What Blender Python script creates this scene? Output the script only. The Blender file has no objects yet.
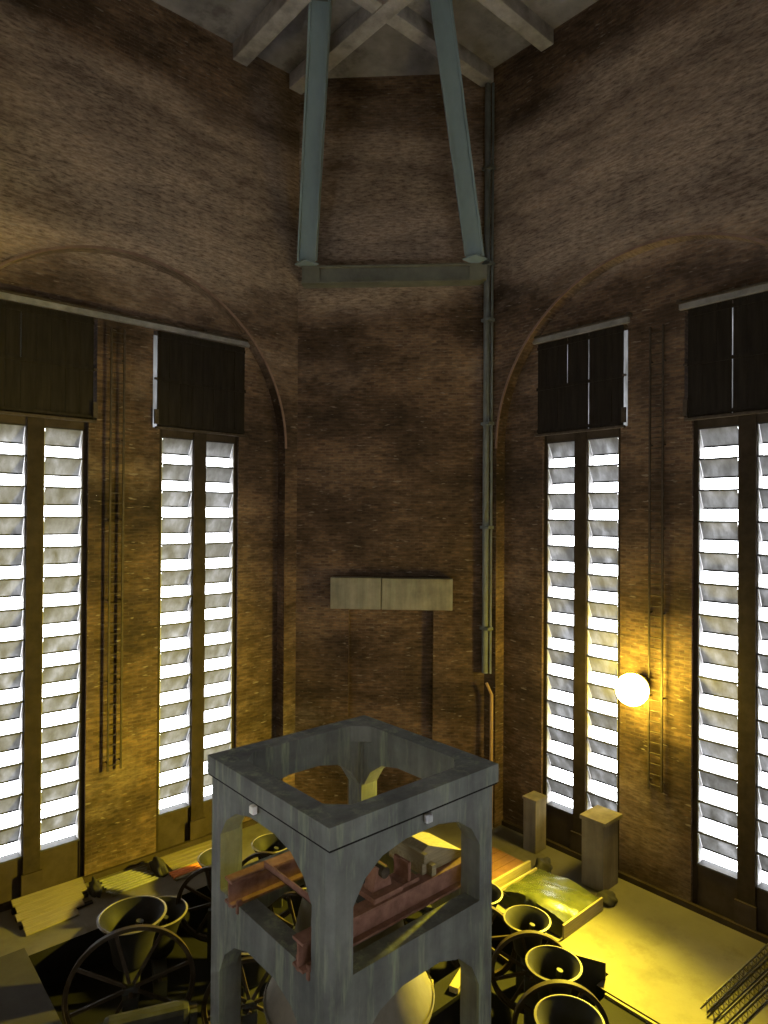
import bpy, bmesh, math, random
from mathutils import Vector, Matrix
random.seed(7)
S = bpy.context.scene
COL = S.collection
PI = math.pi

# ------------------------------------------------------------------ camera
F_PX, PITCH, ROLL = 654.47, 0.0070, 0.0064
HEAD = math.radians(-41.315)
CAM = Vector((-7.20, -9.01, 10.7))
fwd0 = Vector((-math.sin(HEAD), math.cos(HEAD), 0)); rgt0 = Vector((math.cos(HEAD), math.sin(HEAD), 0)); up0 = Vector((0, 0, 1))
fwd = fwd0 * math.cos(PITCH) + up0 * math.sin(PITCH)
up1 = -fwd0 * math.sin(PITCH) + up0 * math.cos(PITCH)
rgt = rgt0 * math.cos(ROLL) + up1 * math.sin(ROLL)
up = -rgt0 * math.sin(ROLL) + up1 * math.cos(ROLL)
cd = bpy.data.cameras.new('camera'); cam = bpy.data.objects.new('camera', cd); COL.objects.link(cam)
cd.sensor_width = 36; cd.lens = F_PX / 1024 * 36; cd.clip_end = 300
M = Matrix((rgt, up, -fwd)).transposed().to_4x4(); M.translation = CAM
cam.matrix_world = M
S.camera = cam

# ------------------------------------------------------------------ daylight and exposure
W = bpy.data.worlds.new('overcast_sky'); S.world = W; W.use_nodes = True
bg = W.node_tree.nodes['Background']; bg.inputs[0].default_value = (0.92, 0.95, 1.0, 1); bg.inputs[1].default_value = 10.5
S.view_settings.view_transform = 'Standard'; S.view_settings.look = 'None'
S.view_settings.exposure = 0.12; S.view_settings.gamma = 1.0; S.view_settings.use_curve_mapping = False
S.cycles.max_bounces = 8; S.cycles.diffuse_bounces = 5; S.cycles.sample_clamp_indirect = 6.0

# ------------------------------------------------------------------ helpers
class MB:
    def __init__(s): s.v = []; s.f = []
    def poly(s, pts):
        n = len(s.v); s.v += [tuple(p) for p in pts]; s.f.append(tuple(range(n, n + len(pts)))); return s
    def box(s, x0, x1, y0, y1, z0, z1):
        n = len(s.v)
        s.v += [(x0,y0,z0),(x1,y0,z0),(x1,y1,z0),(x0,y1,z0),(x0,y0,z1),(x1,y0,z1),(x1,y1,z1),(x0,y1,z1)]
        s.f += [tuple(n + i for i in q) for q in ((0,3,2,1),(4,5,6,7),(0,1,5,4),(1,2,6,5),(2,3,7,6),(3,0,4,7))]; return s
    def bar(s, a, b, w, h=None, upv=(0,0,1)):
        a, b = Vector(a), Vector(b); h = h or w
        d = (b - a).normalized(); u = Vector(upv)
        if abs(d.dot(u)) > .98: u = Vector((1, 0, 0))
        x = d.cross(u).normalized(); y = x.cross(d).normalized(); n = len(s.v)
        for p in (a, b):
            for sx, sy in ((-1,-1),(1,-1),(1,1),(-1,1)): s.v.append(tuple(p + x*sx*w/2 + y*sy*h/2))
        s.f += [tuple(n + i for i in q) for q in ((0,3,2,1),(4,5,6,7),(0,1,5,4),(1,2,6,5),(2,3,7,6),(3,0,4,7))]; return s
    def tube(s, a, b, r, n=10, r2=None):
        a, b = Vector(a), Vector(b); r2 = r if r2 is None else r2
        d = (b - a).normalized(); u = Vector((0,0,1)) if abs(d.z) < .95 else Vector((1,0,0))
        x = d.cross(u).normalized(); y = x.cross(d); k = len(s.v)
        for p, q in ((a, r), (b, r2)):
            for i in range(n):
                t = 2*PI*i/n; s.v.append(tuple(p + (x*math.cos(t) + y*math.sin(t))*q))
        for i in range(n): j = (i+1) % n; s.f.append((k+i, k+j, k+n+j, k+n+i))
        s.f.append(tuple(k+i for i in reversed(range(n)))); s.f.append(tuple(k+n+i for i in range(n))); return s
    def prism(s, pts, axis, a, b):
        """closed 2D outline pts extruded along axis ('x': pts are (y,z); 'y': pts are (x,z); 'z': (x,y))"""
        def P(p, t): return {'x': (t, p[0], p[1]), 'y': (p[0], t, p[1]), 'z': (p[0], p[1], t)}[axis]
        n = len(pts); k = len(s.v)
        s.v += [P(p, a) for p in pts] + [P(p, b) for p in pts]
        s.f.append(tuple(range(k, k+n))); s.f.append(tuple(reversed(range(k+n, k+2*n))))
        for i in range(n): j = (i+1) % n; s.f.append((k+j, k+i, k+n+i, k+n+j))
        return s
    def lathe(s, prof, n=40, c=(0,0,0), closed=True):
        k = len(s.v); m = len(prof)
        for r, z in prof:
            for i in range(n):
                t = 2*PI*i/n; s.v.append((c[0]+r*math.cos(t), c[1]+r*math.sin(t), c[2]+z))
        for q in range(m-1):
            for i in range(n):
                j = (i+1) % n; s.f.append((k+q*n+i, k+q*n+j, k+(q+1)*n+j, k+(q+1)*n+i))
        return s
    def ring(s, c, R, w, d, n=48, axis='y'):
        """flat ring in the plane normal to local axis y: radial width w, depth d"""
        k = len(s.v)
        for i in range(n):
            t = 2*PI*i/n; ct, st = math.cos(t), math.sin(t)
            for rr, yy in ((R-w, -d/2), (R, -d/2), (R, d/2), (R-w, d/2)): s.v.append((c[0]+rr*ct, c[1]+yy, c[2]+rr*st))
        for i in range(n):
            j = (i+1) % n
            for q in range(4):
                e = (q+1) % 4; s.f.append((k+4*i+q, k+4*j+q, k+4*j+e, k+4*i+e))
        return s
    def mesh(s, name, smooth=None, bevel=0):
        me = bpy.data.meshes.new(name); me.from_pydata(s.v, [], s.f)
        bm = bmesh.new(); bm.from_mesh(me)
        bmesh.ops.recalc_face_normals(bm, faces=bm.faces)
        if bevel: bmesh.ops.bevel(bm, geom=[e for e in bm.edges if len(e.link_faces) == 2 and e.calc_face_angle(0) > .5], offset=bevel, segments=2, affect='EDGES', profile=.6)
        uv = bm.loops.layers.uv.new('uv')
        for f in bm.faces:
            nn = f.normal
            if smooth is not None: f.smooth = True
            if abs(nn.z) > .7:
                for l in f.loops: l[uv].uv = (l.vert.co.x, l.vert.co.y)
            else:
                t = Vector((-nn.y, nn.x, 0)).normalized()
                if t.x < 0 or (abs(t.x) < 1e-4 and t.y < 0): t = -t
                for l in f.loops: l[uv].uv = (l.vert.co.dot(t), l.vert.co.z)
        bm.to_mesh(me); bm.free()
        if smooth is not None: me.set_sharp_from_angle(angle=smooth)
        return me
    def build(s, name, mat, parent=None, smooth=None, bevel=0, loc=None):
        return link(name, s.mesh(name, smooth, bevel), mat, parent, loc)

def link(name, me, mat=None, parent=None, loc=None, rot=None):
    o = bpy.data.objects.new(name, me); COL.objects.link(o)
    if mat is not None and not me.materials: me.materials.append(mat)
    if parent is not None: o.parent = parent
    if loc is not None: o.location = loc
    if rot is not None: o.rotation_euler = rot
    return o
def empty(name, loc=(0,0,0), rz=0):
    o = bpy.data.objects.new(name, None); COL.objects.link(o); o.location = loc; o.rotation_euler = (0,0,rz); o.empty_display_size = .2; return o
def tag(o, label=None, cat=None, group=None, kind=None):
    if label: o['label'] = label
    if cat: o['category'] = cat
    if group: o['group'] = group
    if kind: o['kind'] = kind
    return o

# ------------------------------------------------------------------ materials
def nt(name):
    m = bpy.data.materials.new(name); m.use_nodes = True
    t = m.node_tree; b = t.nodes['Principled BSDF']; return m, t, b
def N(t, kind, **kw):
    n = t.nodes.new(kind)
    for k, v in kw.items(): setattr(n, k, v)
    return n
def ramp(t, src, stops):
    r = N(t, 'ShaderNodeValToRGB'); cr = r.color_ramp
    while len(cr.elements) > 1: cr.elements.remove(cr.elements[-1])
    cr.elements[0].position = stops[0][0]; cr.elements[0].color = (*stops[0][1], 1)
    for p, c in stops[1:]:
        e = cr.elements.new(p); e.color = (*c, 1)
    t.links.new(src, r.inputs[0]); return r.outputs[0]
def noise(t, vec, scale, detail=4, rough=.6, stretch=(1,1,1)):
    mp = N(t, 'ShaderNodeMapping'); mp.inputs['Scale'].default_value = stretch; t.links.new(vec, mp.inputs[0])
    n = N(t, 'ShaderNodeTexNoise'); n.inputs['Scale'].default_value = scale; n.inputs['Detail'].default_value = detail; n.inputs['Roughness'].default_value = rough
    t.links.new(mp.outputs[0], n.inputs['Vector']); return n.outputs['Fac']
def mix(t, mode, fac, a, b):
    m = N(t, 'ShaderNodeMix', data_type='RGBA', blend_type=mode)
    for sock, v in ((m.inputs[0], fac), (m.inputs[6], a), (m.inputs[7], b)):
        if hasattr(v, 'links') or isinstance(v, bpy.types.NodeSocket): t.links.new(v, sock)
        elif isinstance(v, (int, float)): sock.default_value = v
        else: sock.default_value = (*v, 1)
    return m.outputs[2]
def bump(t, b, h, strength=.3, dist=.02):
    n = N(t, 'ShaderNodeBump'); n.inputs['Strength'].default_value = strength; n.inputs['Distance'].default_value = dist
    t.links.new(h, n.inputs['Height']); t.links.new(n.outputs[0], b.inputs['Normal'])

def mottled(name, c1, c2, scale=3, rough=.8, metal=0, stretch=(1,1,1), coat=None, bumpy=.15):
    m, t, b = nt(name); tc = N(t, 'ShaderNodeTexCoord').outputs['Object']
    f = noise(t, tc, scale, 5, .65, stretch)
    c = ramp(t, f, [(.3, c1), (.7, c2)])
    t.links.new(c, b.inputs['Base Color']); b.inputs['Roughness'].default_value = rough; b.inputs['Metallic'].default_value = metal
    b.inputs['Specular IOR Level'].default_value = .12 if rough >= .55 else .4
    if bumpy: bump(t, b, noise(t, tc, scale*8, 4), bumpy, .01)
    return m

def brick(name, tint=1.0, pale=.64):
    m, t, b = nt(name)
    uv = N(t, 'ShaderNodeUVMap', uv_map='uv').outputs[0]
    geo = N(t, 'ShaderNodeNewGeometry').outputs['Position']
    bt = N(t, 'ShaderNodeTexBrick'); t.links.new(uv, bt.inputs['Vector'])
    k = tint
    bt.inputs['Color1'].default_value = (.165*k, .113*k, .066*k, 1); bt.inputs['Color2'].default_value = (.088*k, .057*k, .040*k, 1); bt.inputs['Mortar'].default_value = (.145*k, .115*k, .082*k, 1)
    bt.inputs['Scale'].default_value = 1.0; bt.inputs['Brick Width'].default_value = .29; bt.inputs['Row Height'].default_value = .098
    bt.inputs['Mortar Size'].default_value = .012; bt.inputs['Mortar Smooth'].default_value = .3; bt.inputs['Bias'].default_value = -.1
    # brick-to-brick colour variety, soot and lime stains
    n1 = noise(t, uv, 5.0, 3, .6, (.7, 2.2, 1)); col = mix(t, 'MULTIPLY', .85, bt.outputs['Color'], ramp(t, n1, [(.28, (.45,.43,.42)), (.55, (1,1,1)), (.72, (1.5,1.35,1.2))]))
    n2 = noise(t, geo, .23, 5, .62, (1, 1, 1.7)); col = mix(t, 'MULTIPLY', .9, col, ramp(t, n2, [(.34, (.18,.155,.145)), (.50, (.58,.52,.48)), (.66, (1.1,1.05,1.0))]))
    # lime bloom washed out of the brickwork under the roof, blotchy, and soot below it
    n3 = noise(t, geo, .16, 6, .7, (1, 1, 1.5))
    sx = N(t, 'ShaderNodeSeparateXYZ'); t.links.new(geo, sx.inputs[0])
    band = N(t, 'ShaderNodeFloatCurve'); cv = band.mapping.curves[0]
    for i_, (a_, b_) in enumerate(((0, .0), (.64, .0), (.76, .36), (.87, .33), (.95, .04), (1, 0))):
        if i_ in (0,): cv.points[0].location = (a_, b_)
        elif a_ == 1: cv.points[-1].location = (a_, b_)
        else: cv.points.new(a_, b_)
    band.mapping.update()
    zs = N(t, 'ShaderNodeMath', operation='DIVIDE'); zs.inputs[1].default_value = 26.4; t.links.new(sx.outputs[2], zs.inputs[0]); t.links.new(zs.outputs[0], band.inputs['Value'])
    ad = N(t, 'ShaderNodeMath', operation='ADD'); t.links.new(n3, ad.inputs[0]); t.links.new(band.outputs[0], ad.inputs[1])
    lime = ramp(t, ad.outputs[0], [(.50, (0,0,0)), (.76, (pale,pale,pale))])
    sp = noise(t, uv, 7, 4, .75, (.5, 1.9, 1)); limeamt = mix(t, 'MULTIPLY', 1, lime, ramp(t, sp, [(.34, (.15,.15,.15)), (.60, (1,1,1))]))
    col = mix(t, 'MIX', limeamt, col, (.45*k, .355*k, .265*k))
    n5 = noise(t, uv, .34, 5, .68, (.45, 1.5, 1)); col = mix(t, 'MULTIPLY', .9, col, ramp(t, n5, [(.36, (.42,.38,.36)), (.50, (.95,.92,.90)), (.66, (1.35,1.30,1.24))]))
    fl = noise(t, uv, 4.2, 2, .5, (.55, 2.6, 1)); col = mix(t, 'MIX', ramp(t, fl, [(.655, (0,0,0)), (.72, (.5,.5,.5))]), col, (.25, .215, .17))
    t.links.new(col, b.inputs['Base Color']); b.inputs['Roughness'].default_value = .9; b.inputs['Specular IOR Level'].default_value = .25
    bump(t, b, bt.outputs['Fac'], -.5, .012)
    return m

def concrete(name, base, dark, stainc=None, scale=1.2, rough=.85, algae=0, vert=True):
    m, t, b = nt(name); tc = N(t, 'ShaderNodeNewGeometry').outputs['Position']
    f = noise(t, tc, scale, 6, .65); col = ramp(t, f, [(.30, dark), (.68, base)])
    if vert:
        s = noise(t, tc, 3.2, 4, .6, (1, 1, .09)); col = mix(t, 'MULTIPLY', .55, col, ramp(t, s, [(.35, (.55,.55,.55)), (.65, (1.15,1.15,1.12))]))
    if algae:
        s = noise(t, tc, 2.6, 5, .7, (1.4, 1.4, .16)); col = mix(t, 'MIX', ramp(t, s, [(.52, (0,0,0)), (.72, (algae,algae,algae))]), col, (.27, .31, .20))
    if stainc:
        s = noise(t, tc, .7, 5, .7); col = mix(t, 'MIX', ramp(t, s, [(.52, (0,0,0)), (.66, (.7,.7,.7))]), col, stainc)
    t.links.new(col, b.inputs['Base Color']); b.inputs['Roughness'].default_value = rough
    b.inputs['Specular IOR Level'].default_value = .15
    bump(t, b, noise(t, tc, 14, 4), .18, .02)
    return m

def planks_wood(name, c1, c2, stretch=(1,1,12), scale=2, rough=.75):
    return mottled(name, c1, c2, scale, rough, 0, stretch, bumpy=.1)

MAT = dict(
    brick=brick('old_brick'),
    floor=concrete('floor_screed', (.145,.13,.10), (.105,.095,.073), (.082,.074,.057), .5, .8, vert=False),
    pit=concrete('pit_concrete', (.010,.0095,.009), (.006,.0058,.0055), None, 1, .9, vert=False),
    shadowfloor=concrete('shadow_toned_floor', (.060,.055,.045), (.035,.032,.027), None, .7, .8, vert=False),  # floor tone darkened to stand for shadow from the lamp
    ceil=concrete('ceiling_concrete', (.27,.25,.235), (.12,.112,.105), (.075,.068,.06), .55, .9, vert=False),
    beamc=concrete('beam_concrete', (.38,.35,.32), (.18,.167,.155), None, 1.6, .9, vert=False),
    frame=concrete('green_grey_concrete', (.175,.185,.168), (.095,.103,.096), None, 1.1, .8, algae=.8),
    block=concrete('pale_concrete', (.25,.23,.17), (.13,.12,.09), None, 1.1, .85, algae=.3),
    pillar=concrete('plaster_block', (.20,.17,.12), (.13,.11,.08), None, 1.2, .85),
    bluesteel=mottled('blue_grey_paint', (.15,.20,.215), (.225,.285,.295), .8, .55, 0, (1,1,.3)),
    greensteel=mottled('green_grey_paint', (.10,.10,.08), (.17,.17,.13), 1.1, .7),
    rust=mottled('rusty_red_steel', (.14,.070,.050), (.26,.140,.100), 5, .8),
    darkwood=mottled('tarred_boards', (.009,.007,.005), (.021,.016,.011), 3, .8, 0, (3,3,.25)),
    mullion=mottled('brown_mullion', (.017,.012,.008), (.034,.024,.016), 3, .85),
    apron=mottled('brown_apron', (.028,.020,.014), (.052,.038,.026), 2, .85),
    lead=mottled('dark_lead', (.03,.03,.03), (.06,.058,.055), 4, .6, .3),
    track=mottled('grey_track_steel', (.10,.098,.092), (.30,.29,.275), 1.2, .5, .3),
    iron=mottled('dark_iron', (.035,.028,.022), (.075,.058,.042), 6, .7, .3),
    bell=mottled('dark_bronze', (.010,.010,.010), (.020,.019,.017), 3, .6, 0, bumpy=.05),
    belllip=mottled('lamplit_bronze_lip', (.11,.10,.075), (.18,.16,.125), 5, .5, .1, bumpy=.05),  # lighter tone paints the lamp's light on the bell rims
    greatbell=mottled('great_bronze', (.11,.10,.075), (.18,.16,.125), 2.0, .55, .2, (1,1,.5), bumpy=.05),
    wheel=mottled('dark_wheel_wood', (.022,.016,.011), (.042,.031,.021), 5, .6),
    headstock=mottled('dark_headstock', (.020,.020,.019), (.036,.036,.032), 3, .6),
    board=mottled('pale_boards', (.16,.135,.08), (.27,.23,.145), 3, .75, 0, (.5,8,8)),
    board_y=mottled('pale_boards_long', (.16,.135,.08), (.27,.23,.145), 3, .75, 0, (8,.5,8)),
    galv=mottled('galvanised_tube', (.13,.13,.105), (.25,.245,.20), 4, .5, .2),
    orange=mottled('orange_tube', (.62,.17,.04), (.80,.26,.07), 4, .5),
    tarp=mottled('green_plastic_sheet', (.022,.028,.012), (.060,.064,.028), 2.2, .22, 0, bumpy=.6),
    browncloth=mottled('brown_board', (.085,.040,.028), (.14,.068,.046), 3, .7),
    darkcloth=mottled('dark_sacking', (.03,.028,.024), (.065,.06,.05), 4, .85),
    rebar=mottled('dirty_steel', (.09,.085,.07), (.20,.19,.15), 6, .6, .4),
    pipe=mottled('grey_green_pipe', (.085,.095,.095), (.14,.15,.145), 2, .6),
    copper=mottled('brown_pipe', (.25,.16,.08), (.38,.25,.13), 2, .6),
    plastic=mottled('pale_plastic', (.70,.70,.66), (.85,.85,.80), 3, .4),
    greyplastic=mottled('grey_plastic', (.33,.35,.37), (.45,.47,.49), 3, .4),
)
def blade_mat():
    m, t, b = nt('dirty_translucent_sheet'); t.nodes.remove(b)
    tc = N(t, 'ShaderNodeNewGeometry').outputs['Position']
    f = noise(t, tc, 2.2, 5, .65, (1.6, 1.6, .35)); c = ramp(t, f, [(.34, (.095,.094,.090)), (.52, (.165,.164,.162)), (.68, (.25,.25,.253))])
    tr = N(t, 'ShaderNodeBsdfTranslucent'); df = N(t, 'ShaderNodeBsdfDiffuse'); ad = N(t, 'ShaderNodeAddShader')
    df.inputs[0].default_value = (.10,.10,.10,1); t.links.new(c, tr.inputs[0])
    t.links.new(tr.outputs[0], ad.inputs[0]); t.links.new(df.outputs[0], ad.inputs[1])
    t.links.new(ad.outputs[0], t.nodes['Material Output'].inputs[0]); return m
MAT['blade'] = blade_mat()
def jamb_mat():
    return mottled('pale_jamb', (.30,.29,.28), (.46,.45,.44), 3, .7)
MAT['jamb'] = jamb_mat()

# ------------------------------------------------------------------ the chamber (square with cut corners)
A = 11.10                    # recessed wall plane
D = .45                      # depth of the arched recess
O = A - D                    # outer wall plane
HS = 5.92                    # half length of a window wall
ZC = 26.4                    # ceiling
RA, ZS = 5.42, 13.08         # arch radius and springing height
T = .55                      # wall thickness behind the recess
P1, P2, P3, P4 = 1.197, 2.217, 2.688, 3.710
Q1, Q2 = .955, 4.016
ZB, ZT = 1.255, 13.172
SB, ST = 13.45, 16.48

def wall_pt(side):
    """maps (u along wall away from the lit corner, n depth outward from the recessed plane, z) to the room"""
    if side == 'left': return lambda u, n, z: (-u, A + n, z)
    if side == 'right': return lambda u, n, z: (A + n, -u, z)
    if side == 'back_left': return lambda u, n, z: (-A - n, u, z)
    return lambda u, n, z: (u, -A - n, z)
NI0, NI1 = 1.06, 3.84        # window niche
SO0, SO1 = .84, 3.93         # opening behind a shutter
def window_wall(side, front=True):
    P = wall_pt(side); m = MB(); R = RA; seg = 40
    arc = [(R*math.cos(PI*i/seg), ZS + R*math.sin(PI*i/seg)) for i in range(seg+1)]
    n0 = -D
    for sgn in (-1, 1): m.poly([P(sgn*HS, n0, -.0), P(sgn*R, n0, 0), P(sgn*R, n0, ZS), P(sgn*R, n0, ZC), P(sgn*HS, n0, ZC)])
    for i in range(seg):
        (a, za), (b, zb) = arc[i], arc[i+1]
        m.poly([P(a, n0, za), P(b, n0, zb), P(b, n0, ZC), P(a, n0, ZC)])
        m.poly([P(a, n0, za), P(a, 0, za), P(b, 0, zb), P(b, n0, zb)])
    for sgn in (-1, 1): m.poly([P(sgn*R, n0, 0), P(sgn*R, 0, 0), P(sgn*R, 0, ZS), P(sgn*R, n0, ZS)])
    R = RA + .25
    # recessed wall with openings
    def q(u0, u1, z0, z1): m.poly([P(u0, 0, z0), P(u1, 0, z0), P(u1, 0, z1), P(u0, 0, z1)])
    for s in (-1, 1):
        q(s*0, s*SO0, 0, ST); q(s*SO0, s*NI0, 0, SB); q(s*NI1, s*SO1, 0, SB); q(s*SO1, s*R, 0, ZS)
        um = math.sqrt(R*R - (ST-ZS)**2)
        for k in range(12):
            z0 = ZS + (ST-ZS)*k/12; z1 = ZS + (ST-ZS)*(k+1)/12
            m.poly([P(s*SO1, 0, z0), P(s*math.sqrt(R*R-(z0-ZS)**2), 0, z0), P(s*math.sqrt(R*R-(z1-ZS)**2), 0, z1), P(s*SO1, 0, z1)])
    k0 = math.sqrt(R*R-(ST-ZS)**2)
    seg2 = 32
    for k in range(seg2):
        a = -k0 + 2*k0*k/seg2; b = -k0 + 2*k0*(k+1)/seg2
        m.poly([P(a, 0, ST), P(b, 0, ST), P(b, 0, ZS+math.sqrt(max(0, R*R-b*b))), P(a, 0, ZS+math.sqrt(max(0, R*R-a*a)))])
    R = RA
    # reveals of the niches
    for s in (-1, 1):
        for u, z0, z1 in ((NI0, 0, SB), (NI1, 0, SB), (SO0, SB, ST), (SO1, SB, ST)):
            m.poly([P(s*u, 0, z0), P(s*u, T, z0), P(s*u, T, z1), P(s*u, 0, z1)])
        m.poly([P(s*SO0, 0, ST), P(s*SO1, 0, ST), P(s*SO1, T, ST), P(s*SO0, T, ST)])
        for u0, u1 in ((SO0, NI0), (NI1, SO1)): m.poly([P(s*u0, 0, SB), P(s*u1, 0, SB), P(s*u1, T, SB), P(s*u0, T, SB)])
    return m
names = {'left': 'wall_left', 'right': 'wall_right', 'back_left': 'wall_back_left', 'back_right': 'wall_back_right'}
labels = {'left': 'tall brown brick wall with a blind arch on the left', 'right': 'tall brown brick wall with a blind arch behind the lamp',
          'back_left': 'brick wall behind the viewer on the left', 'back_right': 'brick wall behind the viewer on the right'}
for sd in names:
    tag(window_wall(sd).build(names[sd], MAT['brick']), labels[sd], 'wall', kind='structure')

# corner walls
c0 = (O + HS)                # x + y on the corner wall plane
HW = (O - HS) / math.sqrt(2) # half width 
def cw(v, d, z):             # corner wall facing the camera: v to the right, d inward
    m0 = c0 / 2; r = 1 / math.sqrt(2)
    return (m0 + v*r - d*r, m0 - v*r - d*r, z)
m = MB(); RV0, RV1, RZ, RD = -1.45, 1.55, 7.46, -.30
for v0, v1, z0, z1 in ((-HW, RV0, 0, ZC), (RV1, HW, 0, ZC), (RV0, RV1, RZ, ZC)): m.poly([cw(v0,0,z0), cw(v1,0,z0), cw(v1,0,z1), cw(v0,0,z1)])
m.poly([cw(RV0,RD,0), cw(RV1,RD,0), cw(RV1,RD,RZ), cw(RV0,RD,RZ)])
for v in (RV0, RV1): m.poly([cw(v,0,0), cw(v,RD,0), cw(v,RD,RZ), cw(v,0,RZ)])
m.poly([cw(RV0,0,RZ), cw(RV1,0,RZ), cw(RV1,RD,RZ), cw(RV0,RD,RZ)])
tag(m.build('wall_corner', MAT['brick']), 'narrow brown brick corner wall with a shallow blocked opening', 'wall', kind='structure')
for nm, sx, sy in (('wall_corner_side_left', -1, 1), ('wall_corner_side_right', 1, -1), ('wall_corner_rear', -1, -1)):
    mm = MB().poly([(sx*HS, sy*O, 0), (sx*O, sy*HS, 0), (sx*O, sy*HS, ZC), (sx*HS, sy*O, ZC)])
    tag(mm.build(nm, MAT['brick']), {'wall_corner_side_left': 'brick corner wall far to the left', 'wall_corner_side_right': 'brick corner wall far to the right', 'wall_corner_rear': 'brick corner wall behind the viewer'}[nm], 'wall', kind='structure')
# arch edging
for i, sd in enumerate(('left', 'right')):
    P = wall_pt(sd); m = MB(); seg = 48
    for k in range(seg):
        a, b = PI*k/seg, PI*(k+1)/seg
        pts = []
        for t_ in (a, b):
            for rr, nn in ((RA-.015, -D-.025), (RA+.06, -D-.025), (RA+.06, -D+.02), (RA-.015, -D+.02)):
                pts.append(P(rr*math.cos(t_), nn, ZS + rr*math.sin(t_)))
        n = len(m.v); m.v += pts
        for q_ in range(4): e = (q_+1) % 4; m.f.append((n+q_, n+e, n+4+e, n+4+q_))
    tag(m.build(f'trim_{i+1}', MAT['edge'] if 'edge' in MAT else mottled('arch_edge_brick', (.14,.09,.065), (.22,.145,.105), 4, .9)), 'rounded brick edging of the %s wall arch' % sd, 'trim', kind='structure')

# floor (with the sunken bell pit) and ceiling
PX0, PX1, PX2, PY0, PY1, PYS, PZ = -3.1, 6.45, 7.0, -6.3, 8.6, -.95, -1.0
m = MB(); B = 12.0
for x0, x1, y0, y1 in ((-B, PX0, 9.0, B), (PX0, PX2, PY1, B), (PX2, B, PYS, B), (PX1, B, -B, PYS), (PX0, PX1, -B, PY0)):
    m.poly([(x0,y0,0),(x1,y0,0),(x1,y1,0),(x0,y1,0)])
fl = tag(m.build('floor', MAT['floor']), 'dusty pale concrete floor lit yellow by the lamp', 'floor', kind='structure')
m = MB().poly([(PX0,PY0,PZ),(PX2,PY0,PZ),(PX2,PY1,PZ),(PX0,PY1,PZ)])
out = [(PX0,PY0),(PX1,PY0),(PX1,PYS),(PX2,PYS),(PX2,PY1),(PX0,PY1)]
for i in range(6):
    a, b = out[i], out[(i+1) % 6]; m.poly([(*a,PZ),(*b,PZ),(*b,0),(*a,0)])
tag(MB().box(-B, PX0, -B, 9.0, -.4, 0).build('floor_shadow_slab', MAT['shadowfloor']), 'floor slab at the bottom left, coloured dark as lamp shadow', 'floor', kind='structure')  # separate dark slab paints the lamp's shadow onto the floor
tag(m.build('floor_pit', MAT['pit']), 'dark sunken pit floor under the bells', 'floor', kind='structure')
ce = tag(MB().box(-B, B, -B, B, ZC, ZC+.4).build('ceiling', MAT['ceil']), 'stained grey concrete ceiling with crossing beams', 'ceiling', kind='structure')
for x in (5.72, 3.5, -.7, -3.2, -5.9):
    y1 = O if abs(x) < HS else c0 - abs(x)
    MB().box(x-.27, x+.27, -O+.05, O-.02, ZC-.55, ZC).build('ceiling_beam', MAT['beamc'], ce, bevel=.03)
for y in (5.85, 3.4, .3, -2.8):
    MB().box(-O+.05, O-.02, y-.24, y+.24, ZC-.50, ZC).build('ceiling_beam', MAT['beamc'], ce, bevel=.03)

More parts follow.
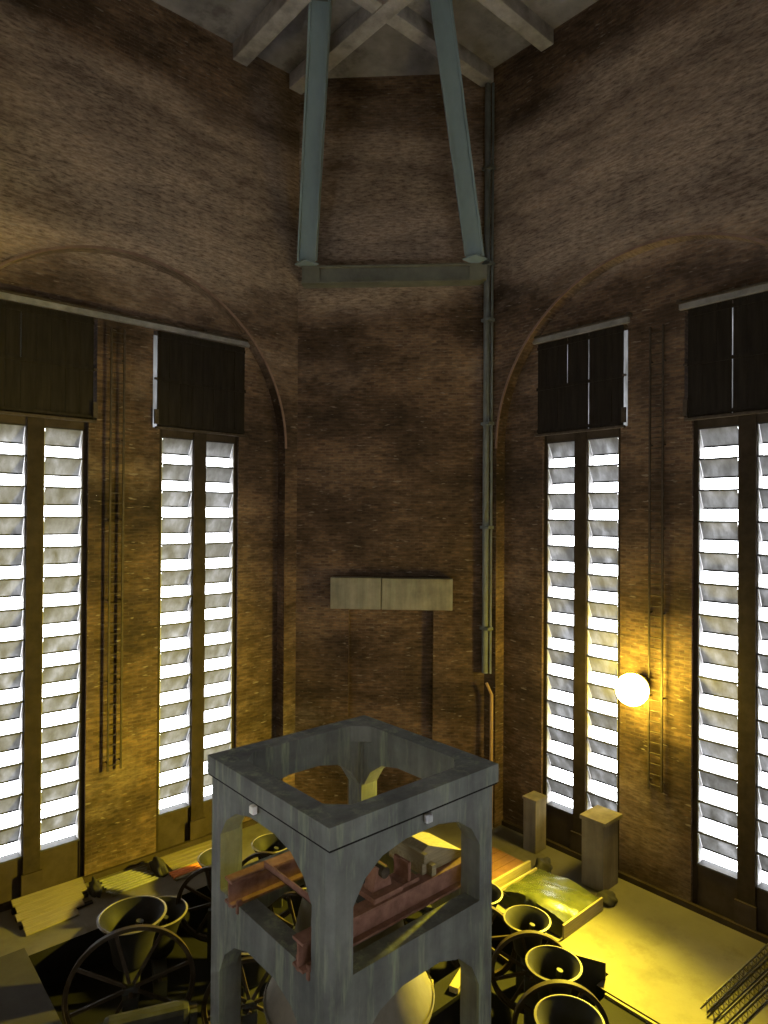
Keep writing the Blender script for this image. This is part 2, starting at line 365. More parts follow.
# ------------------------------------------------------------------ louvred windows
NT = 14; TH = (ZT - ZB) / NT; NF = .10; LD = .24; DROP = .48
def window(n, side, s, label):
    P = wall_pt(side); w = empty(f'window_{n}'); tag(w, label, 'window', kind='structure')
    fr = MB()
    def bx(m, u0, u1, n0, n1, z0, z1):
        pts = [P(s*u, nn, z) for u in (u0, u1) for nn in (n0, n1) for z in (z0, z1)]
        xs, ys, zs = zip(*pts); m.box(min(xs), max(xs), min(ys), max(ys), min(zs), max(zs)); return m
    for u0, u1 in ((NI0, P1-.02), (P4+.02, NI1)): bx(MB(), u0, u1, NF, NF+LD+.1, 0, SB).build('window_stile', MAT['mullion'], w)
    bx(MB(), P2+.02, P3-.02, NF-.06, NF+LD+.1, 0, SB).build('mullion', MAT['mullion'], w)
    bx(MB(), P2-.03, P3+.03, NF-.13, NF-.06, 0, .75).build('mullion_base', MAT['apron'], w)
    for u0, u1 in ((P1-.02, P2+.02), (P3-.02, P4+.02)):
        bx(MB(), u0, u1, NF+.04, NF+.14, 0, ZB-.05).build('apron_panel', MAT['apron'], w)
        bx(MB(), u0, u1, NF-.02, NF+LD+.1, ZB-.05, ZB).build('window_sill', MAT['lead'], w)
        bx(MB(), u0, u1, NF-.02, NF+LD+.1, ZT, SB+.02).build('head_panel', MAT['apron'], w)
        for uu0, uu1 in ((u0+.005, u0+.035), (u1-.035, u1-.005)): bx(MB(), uu0, uu1, NF+.03, NF+LD+.08, ZB, ZT).build('jamb_lining', MAT['jamb'], w)
    # one blade, one lip and one front bar, copied up both strips
    def blade_mesh(u0, u1):
        m = MB(); a = .012
        pts = [P(s*u, nn, z) for u in (u0, u1) for nn, z in ((NF, 0), (NF+LD, -DROP), (NF+LD+a, -DROP), (NF+a*2, 0))]
        m.v += pts
        m.f += [(0,1,2,3), (7,6,5,4), (0,4,5,1), (1,5,6,2), (2,6,7,3), (3,7,4,0)]
        return m.mesh('louver_blade')
    for u0, u1 in ((P1, P2), (P3, P4)):
        bm_ = blade_mesh(u0+.03, u1-.03); lip = bx(MB(), u0+.03, u1-.03, NF+LD-.01, NF+LD+.03, -DROP-.035, -DROP+.012).mesh('blade_lip')
        fb = bx(MB(), u0-.01, u1+.01, NF-.02, NF+.035, -.02, .025).mesh('crossbar'); tb = bx(MB(), u0+.03, u1-.03, NF+LD+.03, NF+LD+.06, -.008, .008).mesh('glazing_bar')
        for k in range(NT):
            z = ZB + TH*(k+1)
            o = link('louver_blade', bm_, MAT['blade'], w, (0,0,z)); link('blade_lip', lip, MAT['lead'], o)
            link('crossbar', fb, MAT['lead'], w, (0,0,z))
            if k in (1, 6, 13): link('glazing_bar', tb, MAT['lead'], w, (0,0,z-DROP-.2))
    # sheeting outside, behind the shutter
    bx(MB(), SO0-.02, SO1+.02, T-.03, T, SB, ST+.02).build('outer_sheet', MAT['blade'], w)
window(1, 'left', -1, 'louvred window on the left wall beside the blank corner')
window(2, 'left', 1, 'louvred window at the far left edge')
window(3, 'right', -1, 'louvred window on the right wall behind the plaster block')
window(4, 'right', 1, 'louvred window at the far right edge')
window(5, 'back_left', -1, 'louvred window in the wall behind the viewer, first on the left')
window(6, 'back_left', 1, 'louvred window in the wall behind the viewer, second on the left')
window(7, 'back_right', -1, 'louvred window in the wall behind the viewer, first on the right')
window(8, 'back_right', 1, 'louvred window in the wall behind the viewer, second on the right')

# ------------------------------------------------------------------ boarded shutters over the louvres
def shutter(side, s, label, slits=(), hole=None):
    P = wall_pt(side); t = empty('boarded_shutter', P(s*2.5, -.05, SB)); o = Vector(t.location)
    tag(t, label, 'shutter', 'boarded shutters above the louvres')
    def bx(u0, u1, n0, n1, z0, z1):
        pts = [Vector(P(s*u, nn, z)) - o for u in (u0, u1) for nn in (n0, n1) for z in (z0, z1)]
        m = MB(); m.box(*[f([p[i] for p in pts]) for i in range(3) for f in (min, max)]); return m
    n = 8; w = (Q2-Q1)/n; zm = (SB+ST)/2
    for k in range(n):
        for z0, z1 in ((SB+.02, zm), (zm, ST)):
            g = .004
            if (k, z1 > zm) in slits: g = .035
            j = random.uniform(-.008, .008)
            bx(Q1+k*w+g, Q1+(k+1)*w-.003, -.05+j, -.015+j, z0, z1).build('plank', MAT['darkwood'], t)
    bx(Q1-.03, Q2+.03, -.085, -.055, zm-.05, zm+.05).build('cross_rail', MAT['darkwood'], t)
    for zz in (SB+.12, ST-.16): bx(Q1, Q2, -.085, -.055, zz-.05, zz+.05).build('cross_rail', MAT['darkwood'], t)
    bx(Q1-.06, Q2+.06, -.16, -.02, SB-.05, SB+.02).build('bottom_ledge', MAT['iron'], t)
    bx(Q1-.10, Q1-.0, -.12, -.05, zm-.03, zm+.03).build('latch', MAT['iron'], t)
    bx(Q1-.10, Q1+.02, -.14, -.05, SB+.1, SB+.55).build('guide_box', MAT['iron'], t)
shutter('left', -1, 'dark boarded shutter on the left wall nearest the corner')
shutter('left', 1, 'dark boarded shutter at the far left edge')
shutter('right', -1, 'dark boarded shutter with two light slits left of the lamp pier', ((3, True), (3, False), (5, True)))
shutter('right', 1, 'dark boarded shutter with one light slit at the right edge', ((3, True), (3, False)))
def track(side, u0, u1, label, z=ST+.02):
    P = wall_pt(side); t = empty('shutter_track', P((u0+u1)/2, -.1, z)); o = Vector(t.location); tag(t, label, 'track', 'tracks above the shutters')
    def bx(u0, u1, n0, n1, z0, z1):
        pts = [Vector(P(u, nn, zz)) - o for u in (u0, u1) for nn in (n0, n1) for zz in (z0, z1)]
        m = MB(); m.box(*[f([p[i] for p in pts]) for i in range(3) for f in (min, max)]); return m
    bx(u0, u1, -.16, -.05, z, z+.16).build('face_plate', MAT['track'], t)
    bx(u0, u1, -.24, -.0, z+.16, z+.21).build('top_flange', MAT['iron'], t)
    k = max(2, int(abs(u1-u0)/1.6))
    for i in range(k+1):
        u = u0 + (u1-u0)*i/k; bx(u-.05, u+.05, -.2, 0, z+.18, z+.28).build('track_bracket', MAT['iron'], t)
track('left', -4.15, 4.15, 'long grey steel track across the left wall above both shutters')
track('right', -4.15, -.75, 'short grey steel track above the slitted shutter left of the lamp')
track('right', .75, 4.15, 'grey steel track above the shutter at the right edge')

# ------------------------------------------------------------------ wall ladders
def ladder(side, u, z0, z1, label):
    P = wall_pt(side); t = empty('wall_ladder', P(u, -.02, z0)); o = Vector(t.location); tag(t, label, 'ladder', 'iron wall ladders')
    hw = .19
    for s in (-1, 1):
        MB().bar(Vector(P(u+s*hw, -.15, z0))-o, Vector(P(u+s*hw, -.15, z1))-o, .05, .05).build('rail', MAT['iron'], t)
    rung = MB().tube(Vector(P(u-hw, -.15, z0))-o, Vector(P(u+hw, -.15, z0))-o, .016, 6).mesh('rung')
    n = int((z1-z0)/.3)
    for k in range(n): link('rung', rung, MAT['iron'], t, (0,0,.15+.3*k))
    for z in [z0 + .25 + 2.4*k for k in range(int((z1-z0)/2.4)+1)]:
        if z > z1: continue
        for s in (-1, 1): MB().bar(Vector(P(u+s*hw, -.15, z))-o, Vector(P(u+s*hw, .0, z))-o, .05, .04).build('wall_bracket', MAT['iron'], t)
ladder('left', .29, 3.1, 16.3, 'thin iron ladder fixed to the pier of the left wall')
ladder('right', .11, 2.95, 16.2, 'thin iron ladder fixed to the pier behind the lamp')

# ------------------------------------------------------------------ corner: struts, beam, block, pipes
def cdir(v, d): r = 1/math.sqrt(2); return Vector((v*r - d*r, -v*r - d*r, 0))
rz = -PI/4                                     # local x = to the right along the corner wall, local y = outward
bo = empty('corner_beam', cw(.12, .2, 18.85), rz); tag(bo, 'grey green steel beam across the corner wall under the struts', 'beam')
MB().box(-3.25, 3.02, -.26, -.20, .0, .58).build('web', MAT['greensteel'], bo)
MB().box(-3.25, 3.02, -.38, .18, .54, .60).build('flange', MAT['greensteel'], bo)
MB().box(-3.25, 3.02, -.38, .18, .0, .06).build('flange', MAT['greensteel'], bo)
for x in (-2.9, 2.9): MB().box(x-.3, x+.3, -.36, .16, .06, .54).build('stiffener', MAT['greensteel'], bo)
for nm, b0, t0 in (('left', (5.74, 9.86, 19.45), (4.36, 7.20, 26.5)), ('right', (9.72, 5.64, 19.45), (6.83, 4.60, 26.5))):
    b0, t0 = Vector(b0), Vector(t0); e = empty('inclined_strut', b0)
    tag(e, 'blue grey steel strut leaning inward at the %s of the corner' % nm, 'strut', 'struts of the corner')
    d = (t0 - b0)*.985; side_v = Vector((1, -1, 0)).normalized()
    q = d.cross(side_v).normalized(); w = .29
    st = d.normalized()*.12
    MB().bar(st, d, .56, .10, upv=q).build('web', MAT['bluesteel'], e)
    for s in (-1, 1): MB().bar(st + side_v*s*w, d + side_v*s*w, .06, .46, upv=q).build('flange', MAT['bluesteel'], e)
    MB().box(-.30, .30, -.30, .30, -.0, .04).build('base_plate', MAT['bluesteel'], e)
cb = empty('lintel_block', cw(.08, 0, 7.46), rz); tag(cb, 'pale cracked concrete lintel projecting from the corner wall', 'lintel')
MB().box(-2.13, -.36, -.42, .06, 0, 1.10).build('block', MAT['block'], cb, bevel=.02)
MB().box(-.33, 2.13, -.42, .06, 0, 1.09).build('block', MAT['block'], cb, bevel=.02)
dp = empty('corner_downpipe', (10.47, 5.74, 5.3)); tag(dp, 'long dark grey pipe running down the right corner', 'pipe')
MB().tube((0,0,0), (0,0,20.5), .11, 12).build('pipe_shaft', MAT['pipe'], dp, smooth=.6)
MB().tube((.08,-.17,0), (.08,-.17,20.5), .045, 8).build('conduit', MAT['pipe'], dp, smooth=.6)
for z in (1.5, 5, 8.6, 12.2, 14.15, 17.5): MB().box(-.14, .16, -.23, .14, z, z+.10).build('pipe_clip', MAT['pipe'], dp)
lp = empty('corner_brown_pipe', (10.5, 5.46, 0)); tag(lp, 'thin brown pipe with a bend low in the right corner', 'pipe')
MB().tube((0,0,0), (0,0,4.6), .06, 8).build('pipe_shaft', MAT['copper'], lp, smooth=.6)
o2 = cdir(-.18, 0); MB().tube((0,0,4.6), (o2.x, o2.y, 5.0), .05, 8).build('pipe_bend', MAT['copper'], lp, smooth=.6)

# ------------------------------------------------------------------ the concrete bell frame
FH, FT, CWD = 1.78, 6.45, .42
fo = empty('concrete_bell_frame', (-.03, -.02, PZ)); tag(fo, 'square grey green concrete bell frame on four legs', 'frame')
zf = -PZ
OPN = 1.42; CH = .30
m = MB()
outer = [(-FH-.03,-FH-.03),(FH+.03,-FH-.03),(FH+.03,FH+.03),(-FH-.03,FH+.03)]
inner = [(-OPN+CH,-OPN),(OPN-CH,-OPN),(OPN,-OPN+CH),(OPN,OPN-CH),(OPN-CH,OPN),(-OPN+CH,OPN),(-OPN,OPN-CH),(-OPN,-OPN+CH)]
def ringslab(m, outer, inner, z0, z1):
    for z in (z0, z1):
        for i in range(4):
            a, b = outer[i], outer[(i+1) % 4]; p, q = inner[2*i], inner[2*i+1]
            m.poly([(*a,z),(*b,z),(*q,z),(*p,z)])
            r = inner[(2*i+2) % 8]; m.poly([(*b,z),(*r,z),(*q,z)])
    for L in (outer, inner):
        for i in range(len(L)):
            a, b = L[i], L[(i+1) % len(L)]; m.poly([(*a,z0),(*b,z0),(*b,z1),(*a,z1)])
ringslab(m, outer, inner, 6.14+zf, FT+zf)
m.build('top_ring', MAT['frame'], fo)
m = MB(); [m.box(*e) for e in ((-FH-.01, FH+.01, -FH-.01, -FH+.1, 6.10+zf, 6.14+zf), (-FH-.01, FH+.01, FH-.1, FH+.01, 6.10+zf, 6.14+zf), (-FH-.01, -FH+.1, -FH+.1, FH-.1, 6.10+zf, 6.14+zf), (FH-.1, FH+.01, -FH+.1, FH-.1, 6.10+zf, 6.14+zf))]; m.build('groove_shade_strip', MAT['pit'], fo)  # near-black strips stand in for the shadow line of a groove
# arched side panels: column-to-column beams with haunches, upper and lower
up_open = [(-1.36, 5.20), (-1.15, 5.52), (-.82, 5.74), (-.35, 5.84), (.35, 5.84), (.82, 5.74), (1.15, 5.52), (1.36, 5.20)]
lo_open = [(-1.36, 2.85), (-1.18, 3.22), (-.85, 3.50), (-.40, 3.65), (.40, 3.65), (.85, 3.50), (1.18, 3.22), (1.36, 2.85)]
for k in range(4):
    def place(m, name):
        o = m.build(name, MAT['frame'], fo); o.rotation_euler = (0, 0, k*PI/2); return o
    pts = [(x, z+zf) for x, z in up_open] + [(1.36, 6.10+zf), (-1.36, 6.10+zf)]
    m = MB().prism(pts, 'y', -FH, -OPN); m.box(-1.36, 1.36, -FH+.1, -OPN, 6.10+zf, 6.14+zf); place(m, 'arched_top_beam')
    pts = [(x, z+zf) for x, z in lo_open] + [(1.36, 4.25+zf), (-1.36, 4.25+zf)]
    place(MB().prism(pts, 'y', -FH, -OPN-.02), 'arched_middle_beam')
    c = .10
    col = [(-FH+c,-FH),(-FH+CWD,-FH),(-FH+CWD,-FH+CWD),(-FH,-FH+CWD),(-FH,-FH+c)]
    place(MB().prism(col, 'z', 0, 6.10+zf), 'column')
for nm, loc, rz_, mt, lb in (('junction_box', (-FH-.11, .12, 6.06), 0, 'plastic', 'small white plastic box on the left face of the concrete frame'),
                             ('lamp_fitting', (.03, -FH-.10, 6.05), PI/2, 'greyplastic', 'small grey fitting on the right face of the concrete frame')):
    j = empty(nm, loc, rz_); tag(j, lb, 'fitting')
    MB().box(-.03, .05, -.06, .06, -.065, .065).build('box_body', MAT[mt], j, bevel=.015)
    MB().box(-.042, -.03, -.045, .045, -.05, .05).build('box_lid', MAT[mt], j)

# rusty girders and what lies on them
def girder(y, x0, x1, z, label, h=.42):
    e = empty('steel_girder', (x0, y, z)); tag(e, label, 'girder', 'girders inside the frame'); L = x1-x0
    MB().box(0, L, -.02, .02, .04, h-.04).build('web', MAT['rust'], e)
    MB().box(0, L, -.13, .13, 0, .04).build('flange', MAT['rust'], e); MB().box(0, L, -.13, .13, h-.04, h).build('flange', MAT['rust'], e)
    for x in (.08, L-.14):
        for s in (-1, 1): MB().box(x, x+.09, s*.13-.03, s*.13+.03, -.12, .10).build('clip_bolt', MAT['rust'], e)
girder(.84, -1.92, 1.9, 4.25, 'rusty red steel girder across the far side of the frame')
girder(-1.20, -1.92, 1.9, 4.25, 'rusty red steel girder across the near side of the frame')
e = empty('cross_angle', (-1.22, -1.07, 4.67)); tag(e, 'rusty angle bar laid between the two girders on the left', 'bar')
MB().box(-.06, .06, -.2, 1.85, 0, .02).build('leg_plate', MAT['rust'], e); MB().box(-.06, -.04, -.2, 1.85, 0, .12).build('upright_plate', MAT['rust'], e)
e = empty('timber_hatch_box', (1.05, -.75, 4.67)); tag(e, 'pale wooden box with a sloping lid on the girders', 'box')
m = MB().prism([(-.45, 0), (.55, 0), (.55, .10), (-.30, .46), (-.45, .40)], 'y', -.42, .42); m.build('box_body', MAT['board'], e, bevel=.01)
MB().box(-.53, -.45, -.55, .55, .26, .42).build('front_board', MAT['board_y'], e)
MB().box(-.35, -.25, -.55, -.40, 0, .18).build('end_block', MAT['board'], e)
e = empty('bearing_pedestal', (-.25, -1.0, 4.67)); tag(e, 'rusty bearing pedestal standing on the near girder', 'bearing')
MB().box(-.3, .3, -.28, .18, 0, .08).build('base', MAT['rust'], e)
MB().prism([(-.2, .08), (.2, .08), (.1, .42), (-.1, .42)], 'y', -.12, .10).build('housing', MAT['rust'], e)
MB().tube((0,-.2,.36), (0,.2,.36), .09, 12).build('shaft', MAT['iron'], e)
e = empty('plate_bracket', (.28, -1.02, 4.67)); tag(e, 'small rusty plate bracket beside the bearing pedestal', 'bracket')
MB().box(-.18, .18, -.22, .16, 0, .06).build('base', MAT['rust'], e); MB().box(-.05, .0, -.2, .16, .06, .36).build('plate', MAT['rust'], e)

# ------------------------------------------------------------------ bells
def bell_profile(s, thick=.07):
    # crown at z=0, mouth at z=.86 (mouth up); outer then inner
    o = [(.0, 0), (.18, .0), (.27, .03), (.315, .10), (.335, .22), (.37, .42), (.425, .60), (.50, .74), (.565, .83), (.575, .86)]
    i = [(.545, .875), (.45, .79), (.36, .62), (.30, .42), (.265, .22), (.22, .12), (.0, .10)]
    return [(r*s, z*s) for r, z in o], [(r*s, z*s) for r, z in i]
def bell(loc, s, R, az, label, wheel=True, post=True, spokes=8, down=False):
    """mouth-up bell on a headstock; az = direction (deg) the wheel faces"""
    e = empty('bell', (loc[0], loc[1], PZ), math.radians(az) + PI/2)      # local -y faces az
    tag(e, label, 'bell', 'ringing bells around the concrete frame')
    h = loc[2] - PZ
    po, pi_ = bell_profile(s)
    z0 = h + .02
    if down:
        po = [(r, -z - .26*s) for r, z in po]; pi_ = [(r, -z - .26*s) for r, z in pi_]; z0 = h
    b = MB().lathe(po, 36, (0,0,z0)).build('bell_body', MAT['bell'], e, smooth=.7)
    MB().lathe([po[-1], ((.575+.015)*s, pi_[0][1]), (.55*s, pi_[0][1] + (-.015 if down else .015)*s), pi_[0]], 36, (0,0,z0)).build('mouth_lip', MAT['belllip'], b, smooth=.7)
    MB().lathe(pi_, 36, (0,0,z0)).build('bell_interior', MAT['bell'], b, smooth=.7)
    k_ = -1 if down else 1
    z1 = z0 + (-.26*s if down else 0); c = MB().tube((0,0,z1+k_*.1*s), (.1*s,0,z1+k_*.62*s), .025, 8); c.tube((.1*s,0,z1+k_*.6*s), (.13*s,0,z1+k_*.74*s), .06*s, 10, .07*s); c.build('clapper', MAT['lead'], e)
    MB().box(-.14*s, .14*s, -.64*s, .64*s, h-.28*s, h+.02).build('headstock', MAT['headstock'], e, bevel=.04 if not down else .12)
    if post:
        for sy in (-1, 1):
            MB().box(-.16, .16, sy*.70*s-.07, sy*.70*s+.07, 0, h-.12).build('support_post', MAT['headstock'], e)
        MB().tube((0,-.75*s,h-.12), (0,.75*s,h-.12), .05, 10).build('gudgeon', MAT['iron'], e)
    if wheel:
        yw = -.62*s
        w = MB().ring((0, yw, h), R, .085, .10, 56).build('wheel_rim', MAT['wheel'], e, smooth=.6)
        MB().ring((0, yw-.07, h), R+.02, .035, .03, 56).build('rope_flange', MAT['wheel'], w, smooth=.6)
        for k in range(spokes):
            t = 2*PI*k/spokes + .25
            MB().bar((.10*math.cos(t), yw, h+.10*math.sin(t)), ((R-.06)*math.cos(t), yw, h+(R-.06)*math.sin(t)), .07, .05, upv=(0,1,0)).build('spoke', MAT['wheel'], e)
    return e
bell((5.80, .50, .25), .95, .92, 225, 'bell mouth up just in front of the green sheet')
bell((4.98, -.80, .16), 1.02, .98, 226, 'bell mouth up between two others beside the right frame leg')
bell((3.80, -1.95, .12), 1.12, 1.05, 228, 'lowest bell mouth up at the bottom edge right of the frame')
bell((5.95, 2.05, .15), .95, .92, 215, 'bell half hidden behind the right frame leg')
bell((-1.55, 6.05, .42), 1.28, 1.33, 248, 'large bell behind the biggest wheel at lower left')
bell((-.38, 7.35, -.50), 1.20, .9, 250, 'bell mouth up without a wheel above the biggest wheel', wheel=False)
bell((1.35, 7.45, .45), 1.0, .98, 232, 'bell with an upright wheel close to the left frame leg')
bell((2.95, 7.35, .35), 1.0, .95, 225, 'bell seen through the upper left opening of the frame')
bell((-1.95, 4.15, .62), 1.30, .7, 338, 'dark bell hanging mouth down at the bottom edge before the biggest wheel', wheel=False, down=True)
bell((6.00, 3.75, .15), .95, .92, 210, 'bell seen through the right opening under the wooden box')
bell((2.60, 5.30, .30), 1.10, .95, 225, 'dark bell behind the frame, low in its upper left opening')
bell((.45, 4.15, .15), 1.15, 1.0, 238, 'dark bell behind the frame, low in its lower left opening')
# the great bell hung inside the frame, mouth down
g = empty('great_bell', (-.03, -.02, 2.30)); tag(g, 'great bell hanging mouth down inside the concrete frame', 'bell')
prof = [(1.46, 0), (1.47, .06), (1.40, .22), (1.24, .48), (1.08, .80), (.97, 1.15), (.90, 1.50), (.84, 1.72), (.72, 1.85), (.45, 1.92), (.0, 1.95)]
MB().lathe(prof, 56).build('bell_body', MAT['greatbell'], g, smooth=.7)
MB().lathe([(1.46, 0), (1.32, -.01), (1.12, .4), (.9, 1.0), (.78, 1.6), (.0, 1.78)], 56).build('bell_interior', MAT['bell'], g, smooth=.7)
MB().lathe([(1.475, .08), (1.485, .11), (1.47, .14)], 56).build('moulding', MAT['greatbell'], g, smooth=.7)
MB().box(-.25, .25, -1.02, .68, 1.95, 2.30).build('headstock', MAT['headstock'], g, bevel=.03)
MB().tube((0,0,1.7), (0,0,.15), .06, 10).tube((0,0,.25), (0,0,-.05), .17, 14, .2).build('clapper', MAT['iron'], g)

# ------------------------------------------------------------------ timber beam and offcuts in the pit
e = empty('pit_beam', (2.3, 1.0, PZ)); tag(e, 'dark concrete beam running out from the frame under the offcuts', 'beam')
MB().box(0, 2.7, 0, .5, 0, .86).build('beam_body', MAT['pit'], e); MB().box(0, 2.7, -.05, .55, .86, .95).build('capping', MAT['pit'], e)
def boardthing(loc, L, w, h, rz_, mat, label, name='timber_offcut', cat='timber', group='timber offcuts in the pit'):
    e = MB().box(-L/2, L/2, -w/2, w/2, 0, h).build(name, MAT[mat], None, bevel=min(w, h)*.08); e.location = loc; e.rotation_euler = (0,0,rz_); return tag(e, label, cat, group)
boardthing((4.35, 1.25, -.05), 1.1, .22, .14, .35, 'board', 'pale timber offcut beside the right frame leg, uppermost under the middle beam')
boardthing((3.15, 1.3, -.05), .62, .30, .32, .6, 'board', 'stubby pale timber block next to the great bell')
boardthing((3.35, 2.45, PZ), .9, .5, .9, .9, 'headstock', 'dark square block low in the pit behind the offcuts', 'dark_block', 'block', None)
boardthing((3.95, .60, PZ), .9, .16, .55, .2, 'board', 'narrow pale board on edge low beside the frame leg')
boardthing((2.75, .35, PZ), .75, .45, .60, -.35, 'board', 'lowest pale timber block at the foot of the frame opening')
boardthing((4.35, 2.6, PZ), 1.2, .10, 1.25, .5, 'board', 'long thin pale board on edge seen under the middle beam')

# end block beside the bells on the right
e = empty('end_block', (6.35, -.72, PZ)); tag(e, 'dark flat plate standing on edge beside the right bells', 'plate')
m = MB(); m.bar((0,.62,.7), (.42,-.28,.7), .07, 1.4); m.build('plate_body', MAT['headstock'], e)
MB().bar((0,.62,1.41), (.42,-.28,1.41), .09, .02).build('plate_edge', MAT['board'], e)
e = empty('pit_kerb_beam', (5.6, -4.6, PZ)); tag(e, 'dark concrete beam along the pit edge at the bottom right', 'beam')
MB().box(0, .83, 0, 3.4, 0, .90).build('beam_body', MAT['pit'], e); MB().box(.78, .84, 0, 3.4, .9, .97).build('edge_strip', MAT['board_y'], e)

# ------------------------------------------------------------------ right: covered platforms, plaster blocks, lattice bundle
e = empty('covered_platform', (7.30, .50, 0)); tag(e, 'low platform under a shiny green plastic sheet with pale edge boards', 'platform')
MB().box(.05, 1.75, .06, 2.0, 0, .30).build('platform_body', MAT['darkcloth'], e)
MB().box(-.02, 1.85, -.05, .0, .02, .36).build('edge_board', MAT['board'], e); MB().box(0, 1.75, 2.02, 2.08, .02, .36).build('edge_board', MAT['board'], e)
m = MB(); nx, ny = 18, 20
random.seed(3)
for j in range(ny+1):
    for i in range(nx+1):
        x = -.02 + 1.9*i/nx; y = .02 + 1.96*j/ny
        z = .34 + .22*math.sin(PI*j/ny)*(0.7+.3*math.sin(x*3)) + .025*math.sin(x*9+y*5) + random.uniform(-.012,.012)
        if i in (0, nx): z = .03 if i == 0 else .06
        m.v.append((x, y, z))
for j in range(ny):
    for i in range(nx): a = j*(nx+1)+i; m.f.append((a, a+1, a+nx+2, a+nx+1))
m.build('plastic_sheet', MAT['tarp'], e, smooth=1.0)
m = MB()
random.seed(5)
def lump(loc, size, mat, label, cat, name):
    bm = bmesh.new(); bmesh.ops.create_icosphere(bm, subdivisions=3, radius=1)
    r = random.Random(sum(map(ord, label)))
    ph = [r.uniform(0, 6) for _ in range(6)]
    for v in bm.verts:
        k = 1 + .18*math.sin(v.co.x*5+ph[0]) * math.sin(v.co.y*4+ph[1]) + .12*math.sin(v.co.z*7+ph[2]+v.co.x*6)
        v.co = Vector((v.co.x*size[0]*k, v.co.y*size[1]*k, max(-.25, v.co.z)*size[2]*k + .25*size[2]))
    for f in bm.faces: f.smooth = True
    me = bpy.data.meshes.new(name); bm.to_mesh(me); bm.free()
    o = link(name, me, MAT[mat], None, loc); return tag(o, label, cat)
lump((9.60, .62, 0), (.30, .26, .22), 'darkcloth', 'crumpled dark sack at the corner of the green sheet', 'sack', 'sack')
lump((9.62, 2.72, 0), (.34, .24, .28), 'darkcloth', 'crumpled dark sack at the foot of the plaster block', 'sack', 'sack')
e = empty('board_platform', (7.3, 2.95, 0)); tag(e, 'low dark brown boarded platform behind the green sheet', 'platform')
MB().box(0, 1.75, 0, 1.9, 0, .28).build('platform_body', MAT['darkcloth'], e)
for k in range(6): MB().box(0.0, 1.75, .02+k*.315, .02+k*.315+.30, .28, .34).build('plank', MAT['browncloth'], e)
MB().box(-.03, 1.8, -.16, -.08, .12, .44).build('edge_board', MAT['board'], e)
MB().box(-.03, 1.8, -.08, 0, 0, .12).build('bearer', MAT['board'], e)
e = empty('plaster_block', (10.31, 1.22, 0)); tag(e, 'tall pale plaster block with a slab cap below the lamp', 'block')
MB().box(-.42, .42, -.34, .36, 0, 1.90).build('shaft', MAT['pillar'], e, bevel=.02); MB().box(-.47, .52, -.42, .40, 1.90, 2.02).build('cap', MAT['pillar'], e, bevel=.015)
e = empty('plaster_block', (10.52, 3.68, 0)); tag(e, 'smaller brown plaster block in the shade by the corner pipe', 'block')
MB().box(-.28, .30, -.24, .24, 0, 1.62).build('shaft', MAT['pillar'], e, bevel=.02); MB().box(-.31, .33, -.27, .27, 1.62, 1.70).build('cap', MAT['pillar'], e, bevel=.015)
# skirting kerb at foot of right and left wall
for nm, sd in (('baseboard_right', 'right'), ('baseboard_left', 'left')):
    P = wall_pt(sd); m = MB(); pts = [P(u, n, z) for u in (-5.4, 5.4) for n in (-.10, .02) for z in (0, .16)]; xs, ys, zs = zip(*pts)
    tag(m.box(min(xs), max(xs), min(ys), max(ys), 0, .16).build(nm, MAT['apron']), 'low dark kerb at the foot of the %s wall' % sd[0:5], 'kerb', kind='structure')
# lattice girders of thin steel lying on the floor
ang = math.atan2(-.35+.15, 3.3)
for k, (x, y, z, da) in enumerate(((7.52, -2.90, 0, .01), (7.38, -3.10, 0, .0), (7.45, -3.30, 0, -.01), (7.30, -3.50, 0, -.02), (7.42, -3.00, .17, -.0))):
    e = empty('lattice_girder', (x, y, z + .012), -.06 + da); L = 3.2
    tag(e, ['farthest thin steel lattice girder of the heap at bottom right', 'second thin steel lattice girder of the heap, left end forward', 'middle thin steel lattice girder of the heap at bottom right', 'nearest thin steel lattice girder of the heap at bottom right', 'thin steel lattice girder lying on top of the heap'][k], 'girder', 'steel lattice girders on the floor')
    for yy, zz in ((-.07, 0), (.07, 0), (0, .14)): MB().tube((0,yy,zz), (L,yy,zz), .014, 6).build('chord', MAT['rebar'], e)
    for s in (-1, 1):
        m = MB(); nseg = 14
        for q in range(nseg):
            a = L*q/nseg; b = L*(q+.5)/nseg; c = L*(q+1)/nseg
            m.tube((a, s*.07, 0), (b, 0, .14), .008, 5); m.tube((b, 0, .14), (c, s*.07, 0), .008, 5)
        m.build('zigzag_rod', MAT['rebar'], e)

# ------------------------------------------------------------------ left: boards, tubes, sacks
lead_ = ['topmost', 'second', 'third', 'lowest']
for k in range(5):
    L = (1.8, 1.75, 1.65, 1.5, 1.3)[k]
    o = MB().box(-L/2, L/2, -.13, .13, 0, .05).build('plank', MAT['board'], None, bevel=.006)
    o.location = (-2.12 - .05*k + .06*(k % 2), 10.70 - .275*k, .25 - .055*k); o.rotation_euler = (.20, 0, .02*k - .02)
    tag(o, ['plank against the wall in the pale heap at far left', 'second plank from the wall in the pale heap at far left', 'middle plank of the pale heap at far left', 'fourth plank from the wall in the pale heap at far left', 'shortest plank at the front of the pale heap at far left'][k], 'plank', 'pale planks at the far left')
for k in range(3):
    o = MB().box(-.9, .9, -.06, .06, 0, .14 - .045*k).build('plank_bearer', MAT['darkwood'], None); o.location = (-2.12, 10.72 - .42*k, 0)
    tag(o, ['bearer nearest the wall under the pale planks', 'middle bearer under the pale planks', 'front bearer under the pale planks'][k], 'bearer', 'bearers under the planks')
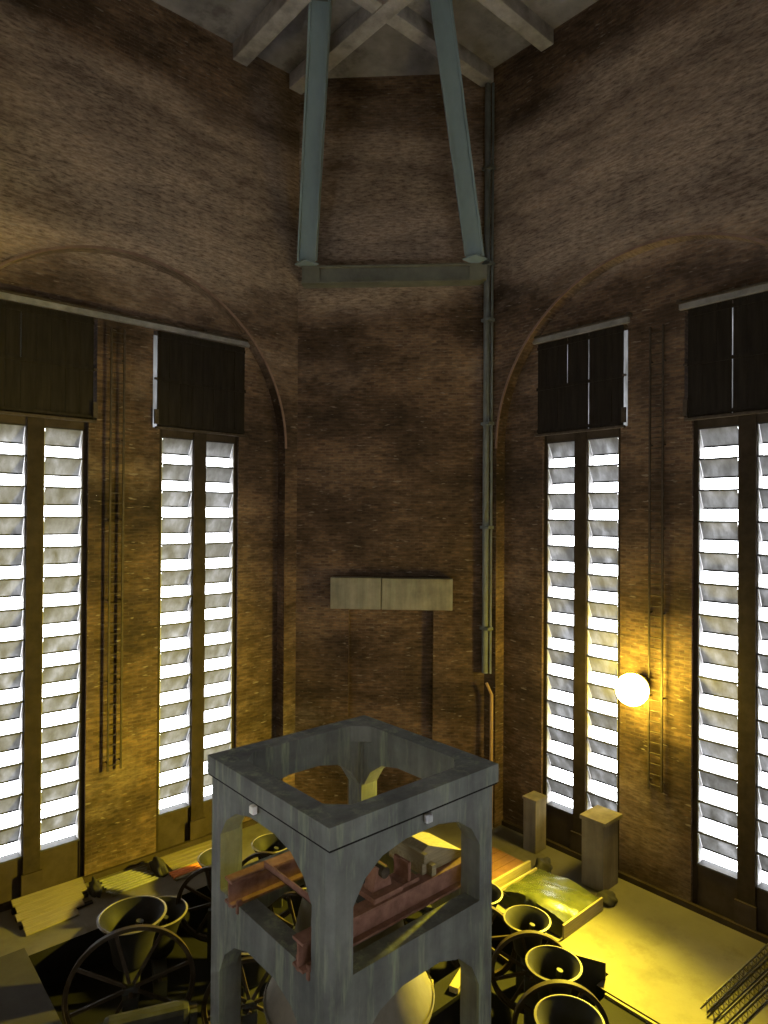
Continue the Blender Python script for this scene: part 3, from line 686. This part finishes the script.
for k in range(8):
    o = MB().tube((-.66,0,0), (.66,0,0), .035, 8).build('metal_tube', MAT['galv'], None, smooth=.8)
    o.location = (-.10 + .04*math.sin(k*2.1), 10.72 - .13*k, .05 if k % 2 else .05); o.rotation_euler = (0, 0, .02*math.sin(k*3) - .02)
    nth = ['first', 'second', 'third', 'fourth', 'fifth', 'sixth', 'seventh', 'eighth'][k]
    tag(o, '%s grey metal tube from the wall beside the pale planks' % nth, 'tube', 'grey tubes on the floor')
e = lump((-1.0, 10.35, 0), (.14, .34, .28), 'darkcloth', 'dark sack between the pale planks and the grey tubes', 'sack', 'sack')
e = lump((.80, 10.25, 0), (.17, .45, .32), 'darkcloth', 'dark sack between the grey tubes and the orange tubes', 'sack', 'sack')
for k in range(4):
    o = MB().box(-.85, .85, -.11, .11, 0, .06).build('pale_plank', MAT['board'], None, bevel=.006); o.location = (1.95, 10.75 - .235*k, .0); o.rotation_euler = (0, 0, .015*math.sin(k*5))
    tag(o, '%s pale plank from the wall behind the orange tubes' % ['first', 'second', 'third', 'fourth'][k], 'plank', 'pale planks behind the orange tubes')
for k in range(4):
    o = MB().tube((-.9,0,0), (.9,0,0), .045, 8).build('orange_tube', MAT['orange' if k < 3 else 'board'], None, smooth=.8); o.location = (1.85, 9.78 - .12*k, .05); o.rotation_euler = (0,0,.02*k-.03)
    tag(o, ['orange tube nearest the pale planks by the left wall', 'middle orange tube by the left wall', 'orange tube nearest the upright wheel', 'pale rod in front of the orange tubes'][k], 'tube', 'tubes by the left wall')

# ------------------------------------------------------------------ the sodium floodlight on the right wall pier
LP = Vector((10.40, .30, 5.83))
e = empty('floodlight', LP); tag(e, 'glaring yellow floodlight bracketed to the right wall pier', 'lamp')
aim = Vector((-1, .04, -.29)).normalized()
lens = bpy.data.materials.new('lamp_glow'); lens.use_nodes = True; b = lens.node_tree.nodes['Principled BSDF']
b.inputs['Emission Color'].default_value = (1, .76, .08, 1); b.inputs['Emission Strength'].default_value = 165
rot = aim.to_track_quat('Z', 'Y').to_matrix().to_4x4()
R_ = .45
o = MB().lathe([(max(0, R_*math.sin(PI*k/16)), R_*math.cos(PI*k/16)) for k in range(14)], 32).build('lamp_glass', lens, e, smooth=.8); o.matrix_local = rot
o = MB().lathe([(.30, -.34), (.31, -.40), (.18, -.48), (.0, -.50)], 24).build('lamp_housing', MAT['iron'], e, smooth=.6); o.matrix_local = rot
a_ = -aim*.47; MB().bar(a_, (.58, a_.y, a_.z), .06, .06).build('wall_arm', MAT['iron'], e); MB().box(.55, .60, a_.y-.12, a_.y+.12, a_.z-.16, a_.z+.16).build('mount_plate', MAT['iron'], e)
ld = bpy.data.lights.new('sodium_beam', 'SPOT'); ld.energy = 22000; ld.color = (1.0, .80, .05); ld.spot_size = math.radians(148); ld.spot_blend = .7; ld.shadow_soft_size = .22
lo = bpy.data.objects.new('sodium_beam', ld); COL.objects.link(lo); lo.parent = e
lo.matrix_local = Matrix.Translation(aim*.56) @ (-aim).to_track_quat('Z', 'Y').to_matrix().to_4x4()
